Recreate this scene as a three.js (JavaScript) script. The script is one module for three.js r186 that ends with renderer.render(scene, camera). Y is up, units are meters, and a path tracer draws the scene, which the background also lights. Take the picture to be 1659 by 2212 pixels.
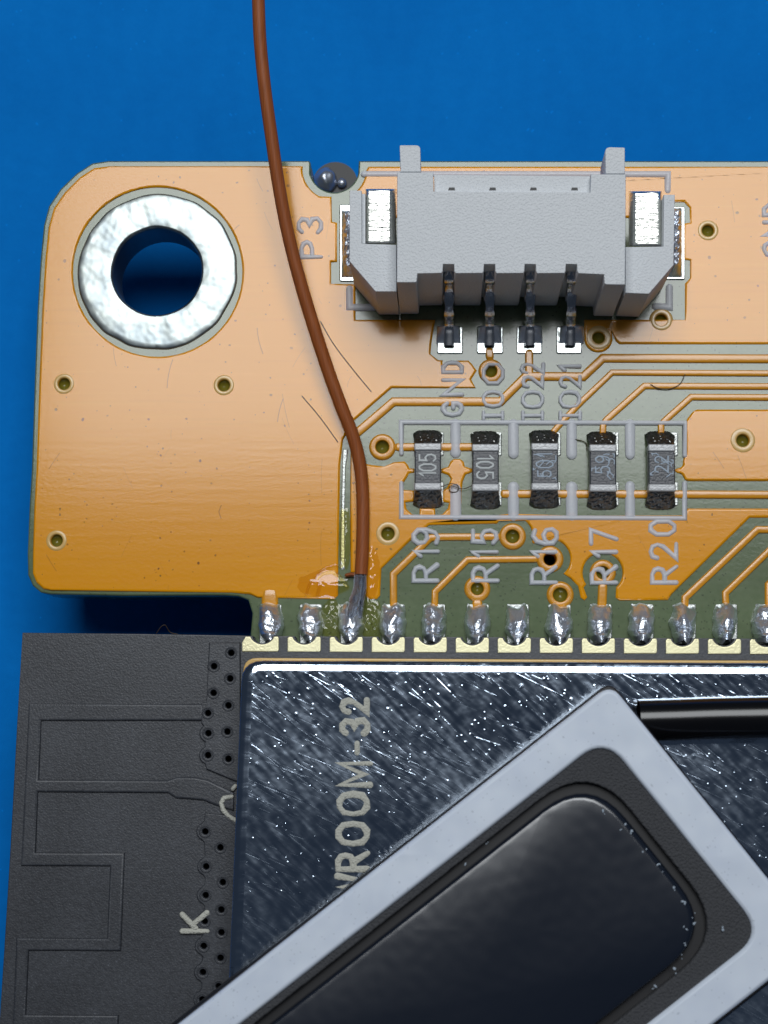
import * as THREE from 'three';
import { mergeGeometries, toCreasedNormals } from 'three/addons/utils/BufferGeometryUtils.js';
import { RoundedBoxGeometry } from 'three/addons/geometries/RoundedBoxGeometry.js';
import { RectAreaLightUniformsLib } from 'three/addons/lights/RectAreaLightUniformsLib.js';
import { createNoise2D, createNoise3D } from 'simplex-noise';

// ---------------------------------------------------------------- camera, light, exposure
// A macro picture: one scene unit stands for one centimetre of the real circuit board.
const scene = new THREE.Scene();
const camera = new THREE.PerspectiveCamera(2 * Math.atan(1106 / 3800) * 180 / Math.PI, 0.75, 0.5, 200);
camera.position.set(0.19, 5.36, 0.66);
camera.up.set(-0.004, 0, -1);
camera.lookAt(0, 0, 0);
camera.updateProjectionMatrix();
camera.updateMatrixWorld(true);
camera.focus = 5.30;
camera.userData.fStop = 1.3;

const renderer = new THREE.WebGLRenderer({ antialias: true });
renderer.toneMapping = THREE.LinearToneMapping;
renderer.toneMappingExposure = 1;
renderer.shadowMap.enabled = true;

RectAreaLightUniformsLib.init();
scene.background = new THREE.Color().setRGB(0.022, 0.029, 0.041);
const lamp = new THREE.RectAreaLight(new THREE.Color().setRGB(0.95, 0.98, 1.0), 7.4, 13.2, 13.2);
lamp.position.set(0.65, 20, -9.6);
lamp.lookAt(0.65, 0, -9.6001);
scene.add(lamp);

// ---------------------------------------------------------------- helpers
let seed = 7;
const rnd = () => { seed = (seed + 0x6d2b79f5) | 0; let t = Math.imul(seed ^ (seed >>> 15), 1 | seed); t = (t + Math.imul(t ^ (t >>> 7), 61 | t)) ^ t; return ((t ^ (t >>> 14)) >>> 0) / 4294967296; };
const n2 = createNoise2D(rnd), n3 = createNoise3D(rnd);
const U = 1 / 704;                                   // one drawing unit on the board, in scene units
const V3 = (x, y, z) => new THREE.Vector3(x, y, z);
// the survey of the board was taken on the photograph: a drawing point becomes a point on the real plane at height h
function P(px, py, h = 0) {
  const p = V3((px - 829.5) / 829.5, -(py - 1106) / 1106, 0.5).unproject(camera).sub(camera.position);
  return p.multiplyScalar((h - camera.position.y) / p.y).add(camera.position);
}
const P2 = (px, py, h = 0) => { const p = P(px, py, h); return new THREE.Vector2(p.x, -p.z); };

const used = new Map();
function numbered(name) { const n = used.get(name) ?? 0; used.set(name, n + 1); return n ? `${name}_${String(n).padStart(3, '0')}` : name; }
function thing(name, label, category, at, group) {
  const o = new THREE.Group(); o.name = numbered(name); o.position.copy(at);
  o.userData = { label, category }; if (group) o.userData.group = group;
  scene.add(o); return o;
}
function shade(m) { m.castShadow = m.receiveShadow = true; return m; }
// geometry in world coordinates, hung under a thing (or a part of it)
function part(parent, name, geo, mat, label) {
  let o = V3(0, 0, 0); for (let q = parent; q && q !== scene; q = q.parent) o.add(q.position);
  geo.translate(-o.x, -o.y, -o.z);
  const m = shade(new THREE.Mesh(geo, mat)); m.name = name; if (label) m.userData.label = label;
  parent.add(m); return m;
}
function localPart(parent, name, geo, mat) { const m = shade(new THREE.Mesh(geo, mat)); m.name = name; parent.add(m); return m; }

const merge = (list) => mergeGeometries(list.map((g) => { let q = g.index ? g.toNonIndexed() : g; for (const k of Object.keys(q.attributes)) if (!['position', 'normal', 'uv'].includes(k)) q.deleteAttribute(k); return q; }));
// outline tools (drawing points)
const arc = (cx, cy, r, a0, a1, n = 12) => Array.from({ length: n + 1 }, (_, i) => { const a = (a0 + (a1 - a0) * i / n) * Math.PI / 180; return [cx + r * Math.cos(a), cy + r * Math.sin(a)]; });
function rounded(pts, r, n = 5) {                    // rounds every corner of a closed outline
  const out = [];
  pts.forEach((p, i) => {
    const a = pts[(i + pts.length - 1) % pts.length], b = pts[(i + 1) % pts.length], rr = p[2] ?? r;
    const d = (q) => { const l = Math.hypot(q[0] - p[0], q[1] - p[1]), k = Math.min(rr, l * 0.48) / l; return [p[0] + (q[0] - p[0]) * k, p[1] + (q[1] - p[1]) * k]; };
    if (rr <= 0) { out.push([p[0], p[1]]); return; }
    const s = d(a), e = d(b);
    for (let k = 0; k <= n; k++) { const t = k / n; out.push([s[0] * (1 - t) ** 2 + 2 * p[0] * t * (1 - t) + e[0] * t * t, s[1] * (1 - t) ** 2 + 2 * p[1] * t * (1 - t) + e[1] * t * t]); }
  });
  return out;
}
function shapeOf(pts, h, holes = []) {
  const wound = (list, ccw) => { const v = list.map((p) => P2(p[0], p[1], h)); return THREE.ShapeUtils.area(v) > 0 === ccw ? v : v.reverse(); };
  const s = new THREE.Shape(wound(pts, true));
  for (const q of holes) s.holes.push(new THREE.Path(wound(q, false)));
  return s;
}
// a slab whose top lies at height "top"; the outline is surveyed at height "at" (the top unless given)
function slab(pts, top, thick, { holes = [], bevel = 0, seg = 3, at = top, crease = 0.7, up = null } = {}) {
  const s = shapeOf(pts, at, holes), bt = up ?? bevel;
  const g = bevel
    ? new THREE.ExtrudeGeometry(s, { depth: Math.max(thick - bt, 1e-4), bevelEnabled: true, bevelThickness: bt, bevelSize: bevel, bevelOffset: -bevel, bevelSegments: seg, curveSegments: 8 })
    : new THREE.ExtrudeGeometry(s, { depth: thick, bevelEnabled: false, curveSegments: 8 });
  g.rotateX(-Math.PI / 2);
  g.translate(0, bevel ? top - bt - Math.max(thick - bt, 1e-4) : top - thick, 0);
  return smoothSides(g, crease, top);
}
// rounds the shading of sides and bevels while flat tops stay flat
function smoothSides(g, crease, top) {
  const r = toCreasedNormals(g, crease), p = r.attributes.position, n = r.attributes.normal, a = V3(), b = V3(), c = V3();
  for (let i = 0; i < p.count; i += 3) {
    a.fromBufferAttribute(p, i); b.fromBufferAttribute(p, i + 1); c.fromBufferAttribute(p, i + 2);
    const f = b.sub(a).cross(c.sub(a)).normalize();
    for (let k = i; k < i + 3; k++) if (Math.abs(f.y) > 0.9995) n.setXYZ(k, 0, Math.sign(f.y), 0); else if (f.y > 0.12 && p.getY(k) > top - 1e-5) n.setXYZ(k, 0, 1, 0);
  }
  return r;
}
// a raised bead along a path of drawing points: traces, paint strokes. profile = [[side -1..1, height 0..1], ...]
const ROUND = Array.from({ length: 9 }, (_, i) => { const a = Math.PI * (1 - i / 8); return [Math.cos(a), Math.sin(a)]; });
const FLAT = [[-1, 0], [-0.94, 0.5], [-0.8, 0.88], [-0.55, 1], [0, 1.04], [0.55, 1], [0.8, 0.88], [0.94, 0.5], [1, 0]];
function bead(path, width, base, height, { profile = ROUND, closed = false, caps = true, wobble = 0 } = {}) {
  let pts = path.map((p) => P(p[0], p[1], base));
  const w = width * U / 2, rows = [], n = pts.length;
  const dir = (a, b) => V3().subVectors(b, a).setY(0).normalize();
  const side = (d) => V3(-d.z, 0, d.x);
  const at = (i) => pts[closed ? (i + n) % n : Math.min(Math.max(i, 0), n - 1)];
  for (let i = 0; i < n; i++) {
    let d0 = closed || i > 0 ? dir(at(i - 1), at(i)) : dir(at(0), at(1)), d1 = closed || i < n - 1 ? dir(at(i), at(i + 1)) : dir(at(n - 2), at(n - 1));
    const m = side(d0).add(side(d1)).normalize(), k = Math.min(1 / Math.max(m.dot(side(d1)), 0.45), 2);
    rows.push([pts[i], m.multiplyScalar(k * (1 + wobble * n2(pts[i].x * 40, pts[i].z * 40))), 1]);
  }
  if (!closed && caps) {
    const d0 = dir(pts[1], pts[0]), dn = dir(pts[n - 2], pts[n - 1]), s0 = rows[0][1], sn = rows[n - 1][1];
    for (const t of [0.5, 0.86, 1]) {
      const c = Math.sqrt(Math.max(1 - t * t, 0)) || 0.02;
      rows.unshift([pts[0].clone().addScaledVector(d0, w * t), s0.clone().multiplyScalar(c), c]);
      rows.push([pts[n - 1].clone().addScaledVector(dn, w * t), sn.clone().multiplyScalar(c), c]);
    }
  }
  const pos = [], uv = [], idx = [], m = profile.length, R = rows.length;
  rows.forEach(([p, s, c]) => profile.forEach(([x, y]) => { const q = p.clone().addScaledVector(s, w * x); pos.push(q.x, base + height * y * c, q.z); uv.push(q.x, -q.z); }));
  for (let i = 0; i < (closed ? R : R - 1); i++) for (let j = 0; j < m - 1; j++) {
    const a = i * m + j, b = ((i + 1) % R) * m + j;
    idx.push(a, a + 1, b, b, a + 1, b + 1);
  }
  const g = new THREE.BufferGeometry();
  g.setAttribute('position', new THREE.Float32BufferAttribute(pos, 3)); g.setAttribute('uv', new THREE.Float32BufferAttribute(uv, 2)); g.setIndex(idx);
  g.computeVertexNormals();
  if (g.attributes.normal.getY(Math.floor(R / 2) * m + (m >> 1)) < 0) { idx.reverse(); g.setIndex(idx); g.computeVertexNormals(); }
  return g;
}
function planar(g) { const p = g.attributes.position, u = g.attributes.uv; for (let i = 0; i < p.count; i++) u.setXY(i, p.getX(i), -p.getZ(i)); return g; }
function grid(fn, nu, nv) {                          // fn(u, v) -> Vector3
  const pos = [], uv = [], idx = [];
  for (let j = 0; j <= nv; j++) for (let i = 0; i <= nu; i++) { const p = fn(i / nu, j / nv); pos.push(p.x, p.y, p.z); uv.push(p.x, -p.z); }
  for (let j = 0; j < nv; j++) for (let i = 0; i < nu; i++) { const a = j * (nu + 1) + i, b = a + nu + 1; idx.push(a, b, a + 1, a + 1, b, b + 1); }
  const g = new THREE.BufferGeometry();
  g.setAttribute('position', new THREE.Float32BufferAttribute(pos, 3)); g.setAttribute('uv', new THREE.Float32BufferAttribute(uv, 2)); g.setIndex(idx); g.computeVertexNormals();
  return g;
}
function tube(points, r, seg = 80, sides = 16) { return new THREE.TubeGeometry(new THREE.CatmullRomCurve3(points), seg, r, sides, false); }

// ---------------------------------------------------------------- textures (what surfaces are made of)
function canvasTex(size, paint, metres, srgb = true) {
  const c = document.createElement('canvas'); c.width = c.height = size;
  paint(c.getContext('2d'), size);
  const t = new THREE.CanvasTexture(c); if (srgb) t.colorSpace = THREE.SRGBColorSpace;
  t.wrapS = t.wrapT = THREE.MirroredRepeatWrapping; t.repeat.set(1 / metres, 1 / metres); return t;
}
function fieldTex(size, fn, metres, srgb = false) {   // fn(x, y in 0..1) -> grey 0..1 or [r, g, b] 0..255
  const d = new Uint8Array(size * size * 4);
  for (let y = 0; y < size; y++) for (let x = 0; x < size; x++) {
    const v = fn(x / size, y / size), o = (y * size + x) * 4, a = Array.isArray(v) ? v : [v * 255, v * 255, v * 255];
    for (let k = 0; k < 3; k++) d[o + k] = Math.max(0, Math.min(255, a[k])); d[o + 3] = 255;
  }
  const t = new THREE.DataTexture(d, size, size); t.magFilter = THREE.LinearFilter; t.minFilter = THREE.LinearFilter; t.wrapS = t.wrapT = THREE.MirroredRepeatWrapping;
  t.repeat.set(1 / metres, 1 / metres); if (srgb) t.colorSpace = THREE.SRGBColorSpace; t.needsUpdate = true; return t;
}
const mix = (a, b, t) => a.map((x, i) => x + (b[i] - x) * t);
const rgb = (r, g, b) => new THREE.Color().setRGB(r, g, b);
const std = (o) => new THREE.MeshPhysicalMaterial({ side: THREE.DoubleSide, ...o });

// copper seen through clear mask: tone drifts, brown specks, faint scratches
const copperMap = canvasTex(2048, (c, s) => {
  c.fillStyle = 'rgb(226,150,5)'; c.fillRect(0, 0, s, s);
  for (let i = 0; i < 2600; i++) { const a = rnd() * 0.05; c.fillStyle = rnd() < 0.5 ? `rgba(190,110,10,${a})` : `rgba(255,200,110,${a})`; const w = 30 + rnd() * 240; c.fillRect(rnd() * s, rnd() * s, w, 2 + rnd() * 6); }
  for (let i = 0; i < 1500; i++) { const r = 0.8 + rnd() * rnd() * 3.2; c.fillStyle = `rgba(${80 + rnd() * 40},${45 + rnd() * 25},12,${0.3 + rnd() * 0.5})`; c.beginPath(); c.ellipse(rnd() * s, rnd() * s, r, r * (0.5 + rnd()), rnd() * 3, 0, 7); c.fill(); }
  c.lineCap = 'round';
  for (let i = 0; i < 150; i++) { c.strokeStyle = `rgba(110,62,14,${0.15 + rnd() * 0.35})`; c.lineWidth = 0.8 + rnd() * 1.4; const x = rnd() * s, y = rnd() * s, l = 15 + rnd() * 70, a = Math.PI / 2 + (rnd() - 0.5) * 1.3; c.beginPath(); c.moveTo(x, y); c.quadraticCurveTo(x + l * 0.5 * Math.cos(a) + rnd() * 8, y + l * 0.5 * Math.sin(a), x + l * Math.cos(a), y + l * Math.sin(a)); c.stroke(); }
}, 2.6);
const maskBump = fieldTex(1024, (x, y) => 0.5 + 0.16 * n2(x * 70, y * 130) * (0.5 + 0.5 * n2(x * 5, y * 9)) + 0.14 * n2(x * 160, y * 230) + 0.14 * n2(x * 4, y * 70), 2.2);
const substrateMap = fieldTex(512, (x, y) => { const k = 0.5 + 0.3 * n2(x * 9, y * 9) + 0.2 * n2(x * 60, y * 60), s = n2(x * 130 + 7, y * 130) > 0.86 ? 0.6 : 1; return mix([86, 101, 70], [101, 115, 84], k).map((v) => v * s); }, 1.6, true);
const grain = fieldTex(512, (x, y) => 0.5 + 0.25 * n2(x * 70, y * 70) + 0.25 * n2(x * 150, y * 150), 0.7);
const blackMap = fieldTex(1024, (x, y) => { const k = 0.5 + 0.22 * n2(x * 60, y * 60) + 0.16 * n2(x * 190, y * 190) + 0.2 * n2(x * 5, y * 5), s = n2(x * 230, y * 170) > 0.8 ? 1.5 : 1; return mix([45, 47, 52], [70, 73, 79], k).map((v) => v * s); }, 1.5, true);
const canBump = canvasTex(2048, (c, s) => {
  c.fillStyle = 'rgb(128,128,128)'; c.fillRect(0, 0, s, s);
  const d = c.getImageData(0, 0, s, s); for (let y = 0; y < s; y++) for (let x = 0; x < s; x++) { const u = x / s, w = y / s, v = 128 + 20 * n2(u * 24, w * 24) + 20 * n2((u + w) * 12, (w - u) * 80) * (0.5 + 0.5 * n2(u * 5, w * 5)) + 10 * n2(u * 130, w * 130), o = (y * s + x) * 4; d.data[o] = d.data[o + 1] = d.data[o + 2] = v; } c.putImageData(d, 0, 0);
  for (let i = 0; i < 6200; i++) { const v = rnd() < 0.5 ? 60 : 200; c.strokeStyle = `rgba(${v},${v},${v},${0.1 + rnd() * 0.35})`; c.lineWidth = 0.7 + rnd() * 1.2; const x = rnd() * s, y = rnd() * s, l = 15 + rnd() * 110, a = 0.55 + (rnd() - 0.5) * 0.5; c.beginPath(); c.moveTo(x, y); c.lineTo(x + l * Math.cos(a), y + l * Math.sin(a)); c.stroke(); }
  for (let i = 0; i < 3400; i++) { const r = 1.3 + rnd() * rnd() * rnd() * 10, x = rnd() * s, y = rnd() * s, g = c.createRadialGradient(x, y, 0, x, y, r); const v = rnd() < 0.7 ? 255 : 0; g.addColorStop(0, `rgba(${v},${v},${v},.6)`); g.addColorStop(1, `rgba(${v},${v},${v},0)`); c.fillStyle = g; c.fillRect(x - r, y - r, 2 * r, 2 * r); }
}, 2.6, false);
const canRough = canvasTex(1024, (c, s) => {
  c.fillStyle = 'rgb(44,44,44)'; c.fillRect(0, 0, s, s);
  const d = c.getImageData(0, 0, s, s); for (let y = 0; y < s; y++) for (let x = 0; x < s; x++) { const u = x / s, w = y / s, v = 34 + 12 * n2(u * 4, w * 4) + 10 * n2((u + w) * 10, (w - u) * 90) + 8 * n2(u * 60, w * 60), o = (y * s + x) * 4; d.data[o] = d.data[o + 1] = d.data[o + 2] = Math.max(12, v); } c.putImageData(d, 0, 0);
}, 2.6, false);
for (const t of [canBump, canRough]) t.offset.set(0.3, 0.75);
const wireMap = fieldTex(256, (x, y) => { const k = 0.5 + 0.5 * n2(x * 3, y * 60); return mix([122, 64, 28], [164, 92, 48], k); }, 1, true);

// ---------------------------------------------------------------- materials
const M = {
  mat: std({ map: fieldTex(1024, (x, y) => { const k = 0.5 + 0.25 * n2(x * 5, y * 5) + 0.15 * n2(x * 40, y * 14) + 0.1 * n2(x * 160, y * 160), d = n2(x * 210 + 3, y * 210) > 0.93 ? 1.25 : 1; return mix([2, 107, 190], [5, 118, 203], k).map((v) => v * d); }, 4, true), roughness: 0.85, bumpMap: fieldTex(512, (x, y) => 0.5 + 0.3 * n2(x * 9, y * 9) + 0.2 * n2(x * 40, y * 40), 3), bumpScale: 0.004, specularIntensity: 0.15 }),
  substrate: std({ map: substrateMap, roughness: 0.16, ior: 1.6, bumpMap: maskBump, bumpScale: 0.00014 }),
  edge: std({ color: rgb(0.20, 0.20, 0.11), roughness: 0.6 }),
  copper: std({ map: copperMap, roughness: 0.15, ior: 1.53, bumpMap: maskBump, bumpScale: 0.00016 }),
  trace: std({ color: rgb(0.64, 0.27, 0.012), ior: 1.6, roughness: 0.2, bumpMap: maskBump, bumpScale: 0.0003 }),
  ring: std({ color: rgb(0.66, 0.42, 0.14), roughness: 0.22, ior: 1.6 }),
  plug: std({ color: rgb(0.15, 0.125, 0.012), roughness: 0.2 }),
  silk: std({ color: rgb(0.66, 0.68, 0.73), transparent: true, opacity: 0.76, roughness: 0.32, bumpMap: grain, bumpScale: 0.0007 }),
  tin: std({ color: rgb(0.62, 0.66, 0.65), metalness: 1, roughness: 0.24, bumpMap: fieldTex(512, (x, y) => 0.5 + 0.35 * n2(x * 6, y * 6) + 0.05 * n2(x * 30, y * 30), 0.8), bumpScale: 0.006 }),
  satin: std({ map: fieldTex(512, (x, y) => { const k = 0.5 + 0.35 * n2(x * 6, y * 6) + 0.25 * n2(x * 17, y * 17); return mix([150, 160, 165], [190, 196, 190], Math.max(0, Math.min(1, k))); }, 0.8, true), metalness: 1, roughness: 0.4, bumpMap: fieldTex(512, (x, y) => 0.5 + 0.35 * n2(x * 7, y * 7) + 0.1 * n2(x * 26, y * 26), 0.8), bumpScale: 0.0022 }),
  pad: std({ color: rgb(0.52, 0.54, 0.52), metalness: 1, roughness: 0.45, bumpMap: grain, bumpScale: 0.0015 }),
  barrel: std({ color: rgb(0.30, 0.33, 0.36), metalness: 1, roughness: 0.4 }),
  solder: std({ color: rgb(0.82, 0.87, 0.95), metalness: 0.9, roughness: 0.33, bumpMap: fieldTex(512, (x, y) => 0.5 + 0.3 * n2(x * 30, y * 30) + 0.2 * n2(x * 90, y * 80), 0.5), bumpScale: 0.0018 }),
  fillet: std({ color: rgb(0.16, 0.16, 0.155), metalness: 1, roughness: 0.32, bumpMap: grain, bumpScale: 0.0010 }),
  plastic: std({ color: rgb(0.63, 0.655, 0.68), roughness: 0.55, bumpMap: fieldTex(1024, (x, y) => 0.5 + 0.3 * n2(x * 100, y * 100) + 0.2 * n2(x * 210, y * 210), 1.1), bumpScale: 0.0020 }),
  pin: std({ color: rgb(0.62, 0.63, 0.66), metalness: 1, roughness: 0.22 }),
  tab: std({ color: rgb(0.85, 0.86, 0.80), metalness: 1, roughness: 0.3, bumpMap: fieldTex(256, (x, y) => 0.5 + 0.35 * n2(x * 5, y * 60) + 0.15 * n2(x * 20, y * 120), 0.4), bumpScale: 0.003 }),
  resistor: std({ color: rgb(0.030, 0.034, 0.045), roughness: 0.32, bumpMap: grain, bumpScale: 0.0008 }),
  terminal: std({ color: rgb(0.44, 0.45, 0.46), metalness: 0.2, roughness: 0.4, bumpMap: grain, bumpScale: 0.0012 }),
  marking: std({ color: rgb(0.55, 0.58, 0.58), roughness: 0.6 }),
  smudge: std({ color: rgb(0.34, 0.41, 0.49), roughness: 0.5 }),
  wire: std({ map: wireMap, roughness: 0.5, specularIntensity: 0.5 }),
  bare: std({ color: rgb(0.50, 0.54, 0.62), metalness: 1, roughness: 0.2, bumpMap: grain, bumpScale: 0.004 }),
  black: std({ map: blackMap, roughness: 0.42, bumpMap: grain, bumpScale: 0.0006 }),
  blackEdge: std({ color: rgb(0.05, 0.045, 0.03), roughness: 0.7 }),
  hole: std({ color: rgb(0.006, 0.006, 0.007), roughness: 0.4 }),
  gold: std({ color: rgb(0.86, 0.80, 0.50), metalness: 0.35, roughness: 0.42, bumpMap: grain, bumpScale: 0.0007 }),
  can: std({ color: rgb(0.64, 0.75, 0.90), metalness: 1, roughness: 1, roughnessMap: canRough, bumpMap: canBump, bumpScale: 0.0017 }),
  etch: std({ color: rgb(0.50, 0.50, 0.44), roughness: 0.7, bumpMap: grain, bumpScale: 0.004 }),
  white: std({ map: fieldTex(512, (x, y) => { const k = 0.5 + 0.3 * n2(x * 5, y * 5) + 0.2 * n2(x * 22, y * 22), d = n2(x * 90 + 5, y * 90) > 0.88 ? 0.86 : 1; return mix([204, 214, 230], [217, 226, 238], k).map((v) => v * d); }, 1.4, true), roughness: 0.5, bumpMap: fieldTex(256, (x, y) => 0.5 + 0.3 * n2(x * 6, y * 6), 1), bumpScale: 0.006 }),
  felt: std({ color: rgb(0.048, 0.050, 0.056), roughness: 0.8, bumpMap: grain, bumpScale: 0.005 }),
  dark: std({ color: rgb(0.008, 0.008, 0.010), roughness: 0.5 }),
  dome: std({ color: rgb(0.008, 0.012, 0.022), roughness: 0.22, ior: 1.7, bumpMap: fieldTex(256, (x, y) => 0.5 + 0.3 * n2(x * 4, y * 4) + 0.1 * n2(x * 20, y * 20), 1.2), bumpScale: 0.0012 }),
  cable: std({ color: rgb(0.004, 0.004, 0.005), roughness: 0.2 }),
  flux: std({ color: rgb(0.97, 0.92, 0.62), transmission: 1, thickness: 0, roughness: 0.08, ior: 1.55 }),
  hair: std({ color: rgb(0.06, 0.04, 0.02), roughness: 0.6 }),
  wax: std({ color: rgb(0.42, 0.45, 0.52), metalness: 0.8, roughness: 0.3 }),
};

// ---------------------------------------------------------------- the mat underneath
const MAT_Y = -0.5;
{
  const g = new THREE.BoxGeometry(60, 0.4, 60, 1, 1, 1); g.translate(0, -0.2, 0);
  const uv = g.attributes.uv, ps = g.attributes.position; for (let i = 0; i < uv.count; i++) uv.setXY(i, ps.getX(i), ps.getZ(i));
  const m = shade(new THREE.Mesh(g, M.mat)); m.name = 'work_mat'; m.position.y = MAT_Y;
  m.userData = { kind: 'structure', label: 'plain blue work mat lying under the circuit board' }; scene.add(m);
}

// ---------------------------------------------------------------- the orange circuit board
const board = thing('circuit_board', 'orange and green circuit board with copper traces and a tinned corner hole', 'circuit board', P(900, 900, -0.16));
const HOLE = [340, 587], VIAS = [   // x, y, ring radius, hole radius, kind (0 in the pour, 1 on a trace, 2 open)
  [139, 830, 23, 13, 0], [484, 833, 23, 13, 0], [123, 1168, 23, 13, 0], [1529, 499, 23, 13, 0], [1428, 692, 24, 13, 0], [838, 1153, 26, 14, 0], [1604, 952, 27, 13.5, 0],
  [826, 966, 27, 14, 1], [1060, 802, 25, 13, 1], [1107, 1159, 27, 14, 1], [1188, 1208, 27, 13.5, 2], [1302, 1237, 26, 13.5, 1], [1031, 1272, 26, 13, 1], [1210, 1285, 27, 15, 1], [1293, 730, 27, 13, 0],
];
const viaHoles = VIAS.map(([x, y, , r]) => arc(x, y, r, 0, 345, 23));
const notch = (r) => arc(722, 362, r, 166, 14, 22);
const outline = [
  [233, 347], ...rounded([[668, 347], [671, 352]], 0), ...notch(53), [775, 347], [1850, 347], [1850, 2350], [541, 2350], [541, 1372], [545, 1325, 14], [536, 1296, 10], [515, 1288], [483, 1286],
  [267, 1287], [110, 1284], [88, 1280], [70, 1265], [60, 1242], [59, 1196], [63, 1096], [68, 1013], [74, 829], [80, 676], [87, 560], [94, 487], [105, 445], [130, 408], [165, 374], [199, 352],
].map((p) => [p[0], p[1]]);
part(board, 'substrate', slab(outline, 0, 0.16, { holes: [arc(...HOLE, 103, 0, 350, 35), ...viaHoles], bevel: 0.006 }), M.substrate);

const inside = (x0, x1, y0, y1) => viaHoles.filter((_, i) => VIAS[i][0] > x0 && VIAS[i][0] < x1 && VIAS[i][1] > y0 && VIAS[i][1] < y1 && VIAS[i][4] === 0);
const pour = (pts, holes) => part(board, 'copper_pour', slab(pts, 0.0062, 0.006, { holes, bevel: 0.0075, up: 0.0055, seg: 4, crease: 0.9 }), M.copper);
// the large pour: left corner, under the connector, right end
pour([
  [236, 358], [654, 358], ...arc(722, 362, 69, 176, 118, 8), [716, 424], [717, 478], [728, 480], [728, 565], [716, 566], ...rounded([[715, 566], [715, 612], [768, 613], [768, 690], [940, 690], [932, 740], [930, 764], [946, 777], [956, 777], [956, 786], [986, 786], [987, 778], [1012, 778], [1020, 786], [1030, 800], [1018, 819], [1028, 838], [846, 838], [764, 909], [741, 950], [735, 1002], [731, 1200]], 0),
  [730, 1286], [722, 1294], [556, 1291], [540, 1284], [500, 1280], [110, 1276], [93, 1272], [78, 1258], [70, 1238], [70, 1196], [73, 1096], [78, 1013], [84, 829], [90, 676], [97, 560], [104, 490], [115, 450], [139, 415], [172, 382], [203, 362],
], [arc(...HOLE, 183, 0, 354, 59), ...inside(80, 700, 400, 1300)]);
pour([
  ...arc(722, 362, 69, 62, 4, 8), [796, 359], [1850, 359], [1850, 743], [1338, 743], [1330, 736], [1322, 716], ...arc(1293, 730, 31, 10, 170, 10), [1262, 715], [1262, 690], [1480, 690], [1480, 612], [1491, 600], [1491, 562], [1477, 560], [1477, 482], [1491, 480], [1490, 448], [1478, 436], [1440, 436], [1440, 470], [770, 470], [770, 430], [755, 424],
], [...inside(1270, 1310, 700, 760), ...inside(1400, 1560, 400, 720)]);
// the pour below the resistors
pour([
  [757, 960], [792, 1002], [803, 1004], [830, 1007], [850, 998], [874, 996], [882, 1005], [884, 1011], [895, 1012], [895, 1021], [884, 1022], [876, 1036], [868, 1048], [873, 1058], [895, 1059], [895, 1083], [876, 1085], [878, 1099], [890, 1110], [906, 1113], [906, 1098], [940, 1098], [940, 1113], [956, 1110], [967, 1098], [970, 1086], [955, 1084], [955, 1060],
  [966, 1052], [974, 1034], [968, 1026], [953, 1021], [953, 1012], [968, 1008], [973, 996], [980, 991], [994, 991], [1002, 997], [1004, 1007], [1020, 1012], [1020, 1020], [1006, 1025], [1000, 1040], [997, 1060], [997, 1085], [994, 1113], [1100, 1113], [1104, 1106], [1116, 1106], [1120, 1113], [1225, 1113], [1229, 1106], [1241, 1106], [1246, 1113], [1350, 1113], [1354, 1104], [1372, 1113], [1476, 1113], [1486, 1098], [1850, 1098],
  [1850, 1118], [1620, 1118], [1451, 1284], [1443, 1296], [1338, 1297], [1330, 1291], [1331, 1268], ...arc(1302, 1237, 43, 35, -215, 22), [1261, 1269], [1269, 1290], [1263, 1297], [1254, 1291], [1249, 1266], [1232, 1249], [1217, 1239], ...arc(1188, 1208, 44, 25, -75, 10), [1168, 1171], [1152, 1174], ...arc(1107, 1159, 44, 15, -140, 14), [927, 1134], [889, 1165], [824, 1228], [821, 1286], [814, 1294], [797, 1294], [790, 1288], [790, 1240], [757, 1236], [756, 1100],
].map((p) => p), inside(800, 870, 1100, 1200));
pour(rounded([[1501, 884], [1850, 884], [1850, 1039], [1487, 1039], [1479, 1036], [1474, 1024], [1458, 1019], [1458, 1012], [1475, 1009], [1476, 990], [1482, 980], [1482, 907]], 8), inside(1560, 1700, 900, 1000));

const trace = (pts, w) => part(board, 'copper_trace', bead(pts, w, 0.0004, 0.0075, { profile: FLAT, caps: true }), M.trace);
trace([[762, 943], [850, 868], [1081, 868], [1136, 813], [1260, 814], [1302, 774], [1850, 776]], 20);
trace([[1196, 932], [1220, 905], [1255, 869], [1322, 805], [1850, 808]], 14);
trace([[1302, 934], [1303, 916], [1311, 906], [1392, 834], [1850, 836]], 15);
trace([[1428, 934], [1428, 917], [1438, 907], [1493, 858], [1850, 860]], 15);
trace([[1088, 1067], [1480, 1068], [1850, 1070]], 18);
trace([[860, 966], [905, 966]], 18);
trace([[945, 966], [1030, 966]], 18);
trace([[850, 1310], [850, 1240], [930, 1162], [949, 1160], [1075, 1160]], 16);
trace([[939, 1310], [940, 1278], [1010, 1209], [1156, 1208]], 15);
trace([[1031, 1303], [1031, 1314]], 22);
trace([[1302, 1268], [1300, 1310]], 20);
trace([[1479, 1312], [1480, 1291], [1636, 1144], [1850, 1146]], 16);
trace([[1568, 1310], [1567, 1281], [1661, 1190], [1850, 1010]].slice(0, 3).concat([[1730, 1122]]), 15);
trace([[1664, 1312], [1664, 1265], [1760, 1172]], 24);
trace([[1057, 758], [1058, 771]], 18);
trace([[1143, 762], [1143, 806]], 18);
trace([[583, 1286], [583, 1312]], 36);

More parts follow.
